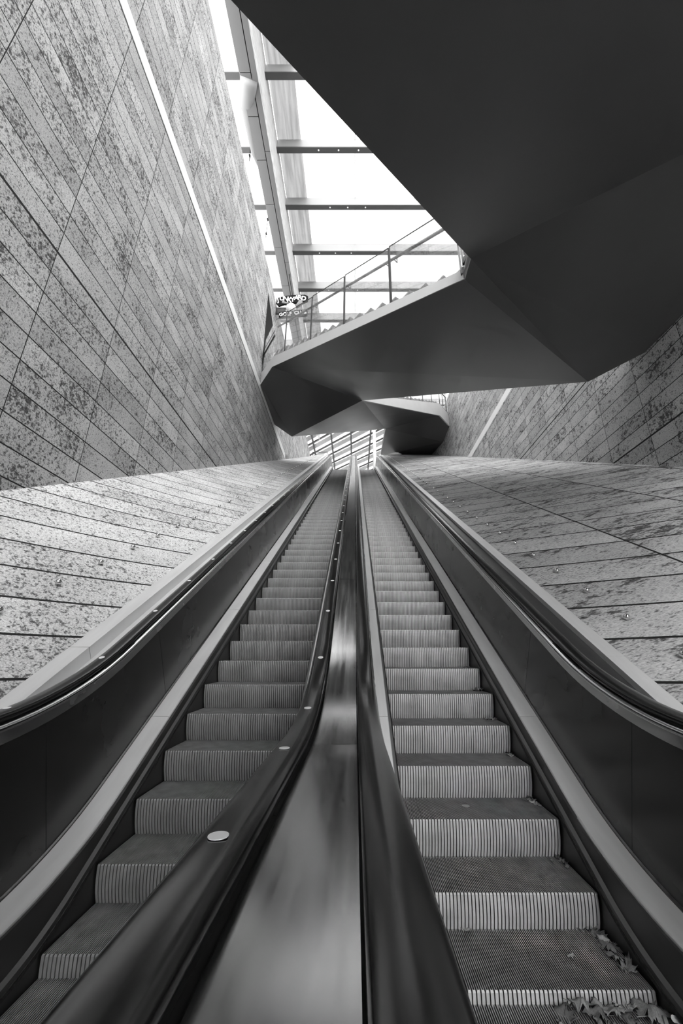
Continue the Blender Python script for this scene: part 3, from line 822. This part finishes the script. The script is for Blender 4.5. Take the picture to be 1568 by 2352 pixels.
# tall pole at the top landing, lamp, and barrier on the upper level
mb = MB(); mb.tube([(1.83, 33.3, 13.3), (1.83, 33.3, 20.75)], .15, 16)
tag(mb.build('roof_column', simple('column_paint', .42, .5), None, True), 'slim round white column rising behind the right escalator top', 'column')
lm = empty('spot_lamp', 'small bright lamp shining above the far stair landing by the right wall', 'lamp', (5.3, 24.5, 17.9))
mb = MB(); mb.tube([(5.3, 24.5, 18.2), (5.3, 24.5, 18.0)], .09, 12); mb.tube([(5.3, 24.5, 18.2), (5.3, 24.5, 20.3)], .015, 6); mb.build('lamp_housing', M_BEAM, lm)
me_, nt_, b_ = new_mat('lamp_glow'); b_.inputs['Emission Color'].default_value = (1, 1, 1, 1); b_.inputs['Emission Strength'].default_value = 30
mb = MB(); mb.sphere((5.3, 24.5, 17.97), .075, 12, 8); mb.build('bulb', me_, lm, True)
gr = empty('guard_rail', 'thin metal guard rail at the top of the left granite bank', 'railing', (-3.2, 30, 14.9))
mb = MB(); mb.tube([(-3.85, 32.0, 17.15), (-2.45, 32.0, 17.15)], .03, 8); mb.build('rail', M_RAILMETAL, gr, True)
for x in (-3.8, -2.5):
    mb = MB(); mb.tube([(x, 32.0, 13.3), (x, 32.0, 17.15)], .025, 8); mb.build('post', M_RAILMETAL, gr, True)

# lobby ceiling lamps behind the camera
me_, nt_, b_ = new_mat('lamp_panel'); b_.inputs['Emission Color'].default_value = (1, 1, 1, 1); b_.inputs['Emission Strength'].default_value = 6

# ------------------------------------------------------------------ steel knobs on the banks
kn_v, kn_f = [], []
prof = [(.0, .060), (.016, .056), (.026, .044), (.030, .028), (.024, .012), (.014, .004), (.014, -.02)]
nk = 14
for r_, h_ in prof:
    for k in range(nk): kn_v.append((r_*math.cos(2*math.pi*k/nk), r_*math.sin(2*math.pi*k/nk), h_))
for j in range(len(prof)-1):
    for k in range(nk): kn_f.append((j*nk+k, j*nk+(k+1) % nk, (j+1)*nk+(k+1) % nk, (j+1)*nk+k))
kme = bpy.data.meshes.new('steel_knob'); kme.from_pydata(kn_v, [], kn_f); kme.materials.append(M_KNOB)
for p in kme.polygons: p.use_smooth = True
for side, t0, y_, sname in ((-1, .30, 3.27, 'left'), (1, .08, 3.28, 'right')):
    i = 0; y = y_
    while y < 27.5:
        i += 1
        tt = t0 - (.003 if side > 0 else .004)*min(i, 10)*(1 if side < 0 else .5)
        p = slope_pt(side, tt, y)
        n = (slope_pt(side, tt+.05, y)-p).cross(slope_pt(side, tt, y+.1)-p).normalized()
        if n.z < 0: n = -n
        o = bpy.data.objects.new('steel_knob', kme); COL.objects.link(o); o.location = p
        o.rotation_euler = n.to_track_quat('Z', 'Y').to_euler()
        tag(o, 'polished steel knob on the %s granite bank, %s from the bottom' % (sname, ordw(i)), 'knob', 'steel knobs on the %s granite bank' % sname)
        y += .553

# ------------------------------------------------------------------ dead leaves on the right escalator
leaf_mats = [simple('dry_leaf_a', .16, .7, 0, .35, 20), simple('dry_leaf_b', .26, .65, 0, .3, 20), simple('dry_leaf_c', .42, .6, 0, .25, 20)]
def leaf_mesh(seed, kind):
    rnd = random.Random(seed)
    out_ = []
    if kind == 'maple':
        tips = [(-150, .55), (-105, .85), (-50, 1.0), (0, 1.15), (50, 1.0), (105, .85), (150, .55)]
        for i, (a_, r_) in enumerate(tips):
            a0 = a_ + rnd.uniform(-5, 5); r_ *= rnd.uniform(.85, 1.1)
            for da, rr in ((-17, .66), (-12, .86), (-7, .78), (0, 1), (7, .78), (12, .86), (17, .66)):
                out_.append((a0+da, r_*rr))
            if i < len(tips)-1: out_.append((a_ + (tips[i+1][0]-a_)/2, .50*rnd.uniform(.8, 1.2)))
        out_.append((176, .22))
    else:
        for i in range(14):
            a_ = -170 + 340*i/13; out_.append((a_, (.9 if i % 2 else .55)*rnd.uniform(.7, 1.1)*(1-.25*abs(math.sin(math.radians(a_))))))
    cx, cy, ph = rnd.uniform(.3, .9), rnd.uniform(.2, .7), rnd.uniform(0, 6)
    def bend(x, y):
        return .25*cx*x*x + .32*cy*y*y + .16*math.sin(3*x+ph)*math.cos(2.3*y) + .07*math.sin(7*y+ph) + .05*math.sin(9*x)
    vs_ = [(0, 0, bend(0, 0)+.02)]; fs = []; n = len(out_)
    for fr in (.35, .7, 1.0):
        for a_, r_ in out_:
            x, y = math.sin(math.radians(a_))*r_*fr, math.cos(math.radians(a_))*r_*fr
            vs_.append((x, y, bend(x, y)+.02 + (.05 if fr == 1 and rnd.random() < .4 else 0)))
    for k in range(n): fs.append((0, 1+k, 1+(k+1) % n))
    for j in range(2):
        for k in range(n): fs.append((1+j*n+k, 1+(j+1)*n+k, 1+(j+1)*n+(k+1) % n, 1+j*n+(k+1) % n))
    # stalk
    b = len(vs_); sw = .02
    vs_ += [(-sw, -.1, .03), (sw, -.1, .03), (sw*.6+.05, -.9, .12), (-sw*.6+.05, -.9, .12)]; fs.append((b, b+1, b+2, b+3))
    me = bpy.data.meshes.new('dry_leaf'); me.from_pydata(vs_, [], fs)
    bm = bmesh.new(); bm.from_mesh(me); bmesh.ops.recalc_face_normals(bm, faces=bm.faces)
    bmesh.ops.solidify(bm, geom=bm.faces[:], thickness=.012); bm.to_mesh(me); bm.free()
    for p in me.polygons: p.use_smooth = True
    return me
LEAF = [leaf_mesh(i, 'maple' if i % 3 else 'scrap') for i in range(9)]
leaves = {
 11: [(.865, 2.66, .030, 2), (.985, 2.56, .075, 0), (1.09, 2.62, .070, 1), (1.15, 2.56, .055, 0), (1.02, 2.47, .045, 2), (1.20, 2.66, .030, 1), (1.22, 2.60, .060, 1), (1.27, 2.54, .055, 0), (1.31, 2.62, .050, 2),
      (1.13, 2.47, .05, 1), (1.44, 2.56, .105, 1), (1.36, 2.66, .040, 2), (1.30, 2.47, .05, 0), (.93, 2.49, .03, 2), (1.54, 2.64, .045, 0), (1.19, 2.49, .035, 2), (1.05, 2.66, .045, 0), (1.38, 2.47, .04, 2)],
 10: [(1.36, 3.10, .035, 0), (1.42, 3.09, .045, 1), (1.43, 2.99, .035, 2), (1.45, 2.94, .025, 2), (1.50, 3.04, .05, 0), (1.50, 2.93, .06, 0), (1.52, 2.84, .055, 1), (1.52, 2.77, .05, 1), (1.18, 2.87, .022, 2), (.66, 3.09, .035, 2), (1.38, 3.13, .03, 0)],
 9: [(1.38, 3.46, .025, 1), (1.50, 3.49, .03, 0), (1.54, 3.44, .035, 0), (1.55, 3.36, .03, 0)],
 8: [(1.40, 3.86, .03, 0), (1.47, 3.84, .045, 1), (1.50, 3.78, .035, 2), (1.54, 3.87, .05, 0), (1.54, 3.74, .03, 1), (1.44, 3.91, .03, 0)],
 7: [(1.46, 4.25, .03, 0), (1.51, 4.24, .05, 1), (1.55, 4.20, .035, 2), (1.49, 4.31, .03, 0)],
 6: [(1.36, 4.64, .025, 0), (1.43, 4.66, .035, 1), (1.51, 4.64, .05, 1), (1.55, 4.60, .04, 2)],
 5: [(1.47, 5.03, .03, 0), (1.51, 5.06, .07, 0), (1.55, 5.00, .06, 1), (1.43, 5.08, .03, 1)],
 4: [(1.38, 5.42, .025, 0), (1.47, 5.46, .03, 1), (1.53, 5.43, .03, 0)],
 3: [(1.45, 5.85, .02, 2), (1.53, 5.84, .02, 1)],
}
tread_names = {11: 'the lowest visible tread', 10: 'the second visible tread up', 9: 'the third visible tread up', 8: 'the fourth visible tread up',
               7: 'the fifth visible tread up', 6: 'the sixth visible tread up', 5: 'the seventh visible tread up', 4: 'the eighth visible tread up', 3: 'the ninth visible tread up'}
adj = ['dark', 'brown-grey', 'pale']
li = 0
for k, lst in leaves.items():
    yn, zn = nose_at(6.16-.02-.469*k)
    for j, (x, y, sz, mi_) in enumerate(sorted(lst)):
        li += 1; rnd = random.Random(li*13)
        me = LEAF[li % 9].copy(); me.materials.append(leaf_mats[mi_])
        o = bpy.data.objects.new('dry_leaf', me); COL.objects.link(o)
        o.location = (min(x, XRc+HW-.02-sz*.55), y, zn + .004); sz *= 1.3 if k >= 10 else 1.15; o.scale = (sz, sz, sz*rnd.uniform(1.0, 1.8))
        o.rotation_euler = (rnd.uniform(-.15, .15), rnd.uniform(-.15, .15), rnd.uniform(0, 6.28))
        pos = 'leftmost' if j == 0 else ('rightmost' if j == len(lst)-1 else ordw(j+1)+' from the left')
        tag(o, '%s dry leaf on %s, right escalator, %s' % (adj[mi_], tread_names[k], pos), 'leaf', 'dead leaves on the right escalator')
# little canister lying in the bottom right corner
cn = empty('small_canister', 'small dark canister with a pale rim and white figures, lying among the leaves', 'canister', (1.45, 2.49, -1.58))
zc = -1.588
mb = MB(); mb.tube([(1.425, 2.500, zc), (1.47, 2.482, zc), (1.54, 2.454, zc)], .018, 16); mb.build('body', M_BLACKPAINT, cn, True, autos=40)
mb = MB(); mb.tube([(1.414, 2.504, zc), (1.428, 2.499, zc)], .0205, 16); mb.build('rim', M_BEAM, cn, True, autos=40)
text_mesh('figures', '027', .022, (1.462, 2.478, zc+.0175), (.5, 0, -.4), M_WHITE, cn, .0005)
# coin-like disc on the fourth tread
yn, zn = nose_at(6.16-.02-.469*8)
mb = MB(); mb.tube([(.872, 3.73, zn+.001), (.872, 3.73, zn+.004)], .030, 20)
tag(mb.build('flat_disc', M_STEP_L), 'flat grey round disc lying on the fourth tread from the bottom of the right escalator', 'disc')
